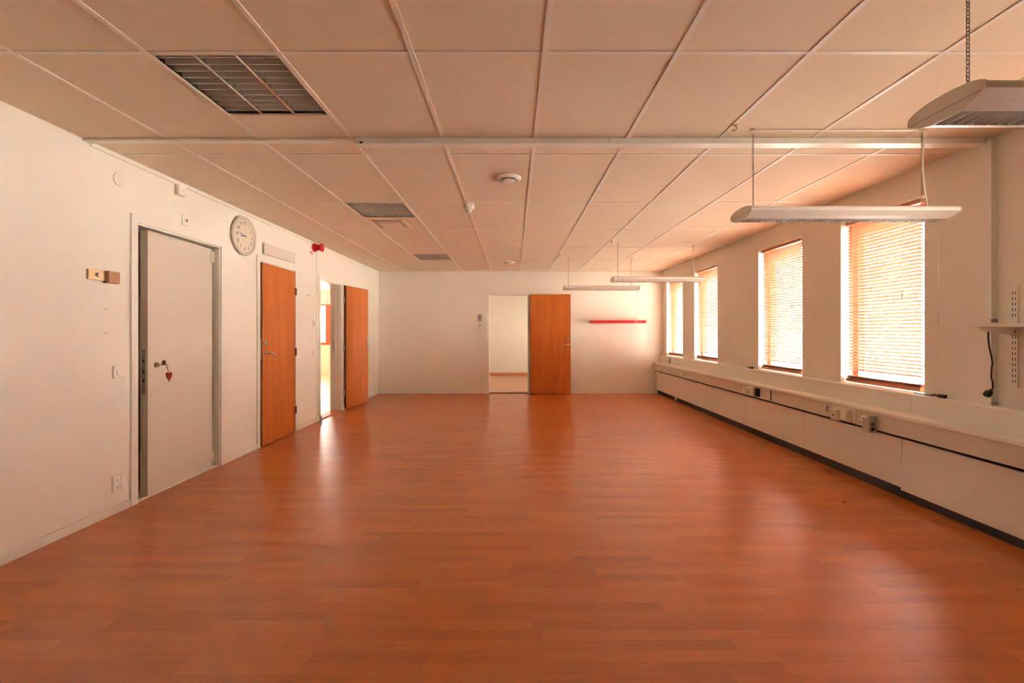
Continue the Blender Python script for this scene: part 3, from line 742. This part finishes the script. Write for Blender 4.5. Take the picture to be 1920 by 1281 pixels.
b = MB(); b.tube([(.0, 0, -.001), (.0, 0, .003), (.0, -.03, .006), (.0, -.05, .004)], .0042, 8); b.build('cord_end', M['black'], t)
b = MB(); d = Vector((-.55, 0, -.6)).normalized(); s_ = Vector((0, 1, 0)); n_ = d.cross(s_); c0 = Vector((.02, 0, -.39))
def quad(c, a, e): return [c + s_ * a + n_ * e, c - s_ * a + n_ * e, c - s_ * a - n_ * e, c + s_ * a - n_ * e]
b.rings([quad(c0, .006, .006), quad(c0 + d * .015, .012, .009), quad(c0 + d * .02, .015, .013), quad(c0 + d * .05, .015, .013)], cap=True); b.build('plug_body', M['black'], t)

# ------------------------------------------------------------------ recessed louvre luminaires
def recessed(x0, y0, label):
    t = thing('recessed_luminaire', label, 'ceiling light', (x0 + .3, y0 + .3, ZC), group='recessed louvre lights in the ceiling')
    h = .3; q = .283
    for b_ in ((-h + .013, h - .013, -h + .013, -q, -.003, .02), (-h + .013, h - .013, q, h - .013, -.003, .02), (-h + .013, -q, -q, q, -.003, .02), (q, h - .013, -q, q, -.003, .02)):
        MB().box(*b_).build('frame', M['bar'], t)
    b = MB(); b.box(-q, q, -q, q, .095, .1)
    for b_ in ((-q - .004, -q, -q, q, 0, .1), (q, q + .004, -q, q, 0, .1), (-q, q, -q - .004, -q, 0, .1), (-q, q, q, q + .004, 0, .1)): b.box(*b_)
    b.build('housing', M['alu'], t)
    # cross blades: wedge section
    bl = MB().prism([(-.003, 0), (.003, 0), (.008, .02), (.016, .052), (-.016, .052), (-.008, .02)], 'x', -q, q).mesh('louvre_blade', M['alu'])
    for k_ in range(10): add(bl, 'louvre_blade', t, (0, -q + (k_ + .5) * 2 * q / 10, .004))
    fn = MB().prism([(-.0055, 0), (.0055, 0), (.014, .05), (-.014, .05)], 'y', -q, q).mesh('louvre_fin', M['fin'])
    for xx in (-q / 3, q / 3): add(fn, 'louvre_fin', t, (xx, 0, -.001))
    for xx in (-2 * q / 3, 0, 2 * q / 3):
        b = MB(); b.cyl((xx, -q + .01, .075), (xx, q - .01, .075), .013, 12); b.build('fluorescent_tube', M['plastic'], t)
    return t
recessed(-1.66, 2.09, 'large recessed louvre light nearest the camera above the left side')
recessed(-1.66, 4.49, 'middle recessed louvre light beside the small perforated vent')
recessed(-1.66, 7.49, 'farthest recessed louvre light near the far wall')

# perforated vent behind the middle luminaire
t = thing('ceiling_vent', 'small perforated square vent behind the middle recessed light', 'vent', (-1.43, 5.38, ZC))
MB().box(-.20, .20, -.185, .185, -.006, 0).build('frame', M['bar'], t)
MB().box(-.17, .17, -.15, .18, -.0075, -.006).build('recess', M['vent_recess'], t)  # flat plate; its darker colour paints the shading of a recess
MB().box(-.11, .11, -.10, .14, -.016, -.0075).build('baffle', M['tile'], t)
for k_ in range(16):
    MB().box(-.16 + k_ * .021, -.147 + k_ * .021, -.182, -.156, -.0068, -.006).build('slot', M['dark'], t)

def valve(x, y, label):
    t = thing('air_valve', label, 'air valve', (x, y, ZC), group='round ceiling air valves')
    b = MB(); b.lathe((0, 0, 0), (0, 0, -1), [(0, .102), (.010, .102), (.022, .090), (.026, .078), (.022, .066), (.010, .060), (.004, .058)], 40, cap=False); b.build('ring', M['trim'], t)
    b = MB(); b.lathe((0, 0, 0), (0, 0, -1), [(.001, .02), (.016, .02), (.022, .050), (.030, .052), (.036, .046), (.038, .002)], 36); b.build('cone', M['trim'], t)
    b = MB(); b.lathe((0, 0, -.001), (0, 0, -1), [(0, .06), (.001, .06)], 24); b.build('throat', M['dark'], t)
valve(-.04, 3.78, 'round white air valve on the nearer ceiling, left of centre bar')
valve(-.07, 8.35, 'round white air valve far back on the ceiling')
t = thing('smoke_detector', 'white cylindrical smoke detector hanging below the ceiling grid', 'smoke detector', (-.438, 4.55, ZC - .004))
b = MB(); b.lathe((0, 0, 0), (0, 0, -1), [(0, .052), (.048, .052), (.054, .047)], 28); b.build('base', M['plastic'], t)
b = MB(); b.lathe((0, 0, -.054), (0, 0, -1), [(0, .034), (.008, .031), (.018, .029), (.024, .024), (.026, .01)], 24); b.build('sensor_head', M['plastic'], t)
b = MB(); b.cyl((.025, -.0440, -.03), (.025, -.0475, -.03), .005, 8); b.build('indicator', M['indicator'], t)

# ------------------------------------------------------------------ pendant lamps
LEN = 1.25
def chain_mesh(length):
    b = MB(); p = .0128; n = int(length / p)
    for k_ in range(n):
        pts = []
        for i in range(10):
            q = 2 * math.pi * i / 10
            u, v = .0052 * math.cos(q), .0085 * math.sin(q) * 1.05
            z = -(k_ + .5) * length / n + v
            pts.append((u, 0, z) if k_ % 2 == 0 else (0, u, z))
        b.tube(pts, .0014, 4, closed=True)
    return b.mesh('chain', M['chain'])
def make_pendant():
    t = thing('pendant_lamp', '', 'pendant lamp', group='long white pendant lamps on chains')
    # local: x along the lamp from 0 to LEN, y depth centred, z=0 at the edge; ceiling at z=zc
    top = [(-.13, .012)] + [(.13 * math.sin(R(a)), .012 + .030 * (math.cos(R(a)))) for a in range(-75, 76, 15)] + [(.13, .012)]
    prof = [(-.13, -.003)] + top + [(.13, -.003), (.085, -.024), (.048, -.033), (.048, .008), (-.048, .008), (-.048, -.033), (-.085, -.024)]
    MB().prism(prof, 'x', .006, LEN - .006).build('body', M['lamp'], t)
    capp = [(-.133, -.005)] + [(y_ * 1.022, z_ + .002) for y_, z_ in top] + [(.133, -.005), (.085, -.027), (.048, -.036), (-.048, -.036), (-.085, -.027)]
    for xa in (0, LEN - .006):
        e = MB().prism(capp, 'x', xa, xa + .006).build('end_cap', M['lamp'], t)
        MB().box(*((xa - .0012, xa) if xa == 0 else (xa + .006, xa + .0072)), -.12, .12, -.0055, -.0035).build('cap_groove', M['brass'], e)
    bl = MB().prism([(-.0015, 0), (.0015, 0), (.006, .026), (-.006, .026)], 'y', -.048, .048).mesh('louvre_blade', M['alu'])
    n = 35
    for k_ in range(n): add(bl, 'louvre_blade', t, (.03 + (k_ + .5) * (LEN - .06) / n, 0, -.034))
    b = MB(); b.cyl((.02, 0, 0), (LEN - .02, 0, 0), .007, 10); b.build('fluorescent_tube', M['plastic'], t)
    ZT_ = ZC - 2.0
    cm = chain_mesh(ZT_ - .065)
    for xx in (.078, LEN - .12):
        c = add(cm, 'chain', t, (xx, 0, ZT_ - .018)); c['kind'] = 'stuff'
        b = MB(); b.tube([(xx - .03, 0, .038), (xx, 0, .052), (xx + .03, 0, .038)], .0016, 5); b.build('hanger_wire', M['chain'], t)
        b = MB(); b.box(xx - .01, xx + .01, -.01, .01, ZT_ - .012, ZT_ - .0045); b.tube([(xx, 0, ZT_ - .012), (xx + .006, 0, ZT_ - .018), (xx, 0, ZT_ - .026), (xx - .005, 0, ZT_ - .02)], .002, 6); b.build('ceiling_hook', M['cream'], t)
    MB().box(.09, LEN - .13, -.007, .007, ZT_ - .0075, ZT_ - .0045).build('mounting_rail', M['bar'], t)
    x_ = LEN - .12
    b = MB(); b.tube([(x_ + .03, -.004, ZT_ - .006), (x_ + .012, -.01, ZT_ - .05), (x_ - .006, -.012, ZT_ - .14), (x_ - .008, -.012, ZT_ - .26), (x_ + .004, -.012, ZT_ - .38), (x_ + .02, -.008, .09), (x_ + .034, 0, .036)], .0048, 8); b.build('power_cable', M['trim'], t)
    b = MB(); b.tube([(LEN - .02, .0, -.036), (LEN - .02, 0, -.30), (LEN - .02, 0, -.655)], .0028, 6); b.lathe((LEN - .02, 0, -.68), (0, 0, 1), [(0, .006), (.01, .007), (.022, .004), (.026, .003)], 10); b.build('pull_cord', M['trim'], t)
    return t
lp = make_pendant()
LAMPS = [(1.413, 2.886, 2.0, 'white pendant lamp in front of the largest window'), (1.359, 1.466, 1.981, 'nearest white pendant lamp, cut off at the right edge'),
         (1.383, 6.50, 2.006, 'white pendant lamp hanging before the two farthest windows'), (.842, 7.78, 2.010, 'smallest-looking farthest pendant lamp, above the red shelf')]
for i, (x, y, z, lab) in enumerate(LAMPS):
    t = lp if i == 0 else copy_tree(lp)
    t.location = (x, y, z); t['label'] = lab
# spare hooks clipped on the ceiling bars
for px, py, lab in ((1376, 237, 'spare brass hook clipped to the ceiling bar left of the large pendant'), (1143, 454, 'spare hook on the ceiling bar above the middle pendant'), (1046, 480, 'spare hook on the ceiling bar left of the farthest pendant')):
    y_ = F * (ZC - .004 - EYE) / (623 - py + 3); x_ = (px - 963) * y_ / F
    x_ = min((g for g in GX), key=lambda g: abs(g - x_))
    b = MB(); b.box(x_ - .014, x_ + .014, y_ - .008, y_ + .008, ZC - .010, ZC - .004); b.tube([(x_, y_, ZC - .01), (x_ + .012, y_, ZC - .018), (x_ + .012, y_, ZC - .034), (x_, y_, ZC - .042), (x_ - .012, y_, ZC - .034)], .0035, 6)
    tag(b.build('ceiling_hook', M['brass'], None), lab, 'hook')

# crumbs of dirt on the floor
for i, (px, py, r_, lab) in enumerate(((1582, 943, .010, 'curled brown dry scrap on the floor near the radiator cover'), (1910, 1107, .005, 'tiny dark crumb on the floor at the right edge'))):
    y_ = F * EYE / (py - 623); x_ = (px - 963) * y_ / F
    b = MB(); b.tube([(x_ - r_, y_, .003), (x_ - r_ * .3, y_ + r_ * .6, .004), (x_ + r_ * .6, y_ + r_ * .1, .006), (x_ + r_ * .5, y_ - r_ * .7, .004), (x_ - r_ * .2, y_ - r_ * .4, .003)], r_ * .28, 6)
    tag(b.build('dirt_scrap', M['birch_edge'], None), lab, 'scrap')

# ------------------------------------------------------------------ rooms seen through the doorways
# bright room behind the left wall
RX0, RX1, RY0, RY1 = -8.2, XL - TL, 5.98, 14.0
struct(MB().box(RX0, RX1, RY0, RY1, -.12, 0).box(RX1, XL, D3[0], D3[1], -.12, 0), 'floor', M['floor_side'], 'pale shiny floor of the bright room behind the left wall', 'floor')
struct(MB().box(RX0, RX1, RY0, RY1 + .2, 2.55, 2.7), 'ceiling', M['sidewall'], 'white ceiling of the bright side room', 'ceiling')
WA = (-7.35, -5.53, .885, 2.11)
struct(slab_with_holes(RX0 - .2, XL - TL, 0, 2.7, RY1, RY1 + .25, [WA], lambda u, v, t: (u, t, v)), 'wall_back', M['sidewall'], 'white wall with red framed window in the side room', 'wall')
WB = (10.2, 11.4, 1.2, 2.0)  # unseen opening added to let daylight into the side room
struct(slab_with_holes(RY0, RY1, 0, 2.7, RX0 - .2, RX0, [WB], lambda u, v, t: (t, u, v)), 'wall_left', M['sidewall'], 'outer wall of the side room, out of view', 'wall')
struct(MB().box(RX0, RX1, RY0 - .12, RY0, 0, 2.7), 'wall_front', M['sidewall'], 'near partition of the side room, out of view', 'wall')
wn = thing('window_8', 'red framed window glimpsed through the left doorway', 'window', ((WA[0] + WA[1]) / 2, RY1, WA[2]), kind='structure')
fy0, fy1 = RY1 - .02, RY1 + .06
for q in ((WA[1] - .145, WA[1], fy0, fy1, WA[2], WA[3]), (WA[0], WA[0] + .145, fy0, fy1, WA[2], WA[3]), (WA[0] + .145, WA[1] - .145, fy0, fy1, WA[2], WA[2] + .085), (WA[0] + .145, WA[1] - .145, fy0, fy1, WA[3] - .04, WA[3])):
    MB().box(*q).build('window_frame', M['redframe'], wn, world=True)
MB().box(WA[0] + .14, WA[1] - .14, RY1 + .02, RY1 + .026, WA[2] + .08, WA[3] - .035).build('pane', M['glass'], wn, world=True)
b = MB(); b.tube([(-5.62, RY1 - .03, 2.11), (-5.60, RY1 - .03, 2.50)], .006, 6); b.build('blind_cord', M['ink'], wn, world=True)
# dark closets behind the white door and the first orange door
for lab, ya, yb in (('dim closet behind the white door', 2.9, 4.85), ('dim closet behind the first orange door', 4.87, 5.98)):
    X0, X1 = -4.3, XL - TL
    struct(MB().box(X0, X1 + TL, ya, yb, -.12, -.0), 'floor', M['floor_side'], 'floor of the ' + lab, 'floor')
    struct(MB().box(X0, X1, ya, yb, 2.55, 2.7), 'ceiling', M['sidewall'], 'ceiling of the ' + lab, 'ceiling')
    struct(MB().box(X0 - .1, X0, ya, yb, 0, 2.7).box(X0, X1, ya - .01, ya + .1, 0, 2.7).box(X0, X1, yb - .1, yb - .12 + .12, 0, 2.7), 'wall_left', M['sidewall'], 'walls of the ' + lab, 'wall')
# room behind the far doorway
CY = 13.6
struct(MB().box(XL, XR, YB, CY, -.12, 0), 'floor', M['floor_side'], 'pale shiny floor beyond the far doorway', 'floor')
struct(MB().box(XL, XR, YB + .14, CY, 2.55, 2.7), 'ceiling', M['sidewall'], 'white ceiling of the room beyond the far doorway', 'ceiling')
struct(MB().box(XL, XR, CY, CY + .2, 0, 2.7), 'wall_back', M['sidewall'], 'cream wall seen through the far doorway', 'wall')
struct(MB().box(XL, XR, CY - .015, CY, 0, .085), 'baseboard_back', M['wood_base'], 'orange wooden baseboard seen through the far doorway', 'baseboard')
window(9, 11.0, 11.8, 'red framed window of the room beyond the far doorway, out of view')  # unseen window added and sized to brighten the far room
# ground outside
struct(MB().box(XR + TR + .02, 60, -40, 50, -3.7, -3.5), 'ground', M['ground'], 'pale paved ground outside the windows', 'ground')

# pale building across the street, lit by the sun
fac = thing('apartment_building', 'pale rendered building across the street, glimpsed through the blinds', 'building', (24.2, 8, -3.5))
wy = [(-22 + 4.0 * i, -20.6 + 4.0 * i) for i in range(15)]; wz = [(-2.2, -.6), (.9, 2.5), (4.0, 5.6)]
slab_with_holes(-26, 42, -3.5, 7.5, 24, 24.4, [(a, b, c, d) for a, b in wy for c, d in wz], lambda u, v, t: (t, u, v)).build('facade', M['render_pale'], fac, world=True)
MB().box(23.7, 30, -26.3, 42.3, 7.5, 7.8).build('roof', M['grey'], fac, world=True)
for a, b in wy:
    for c, d in wz:
        MB().box(24.25, 24.3, a, b, c, d).build('window_pane', M['far_pane'], fac, world=True)
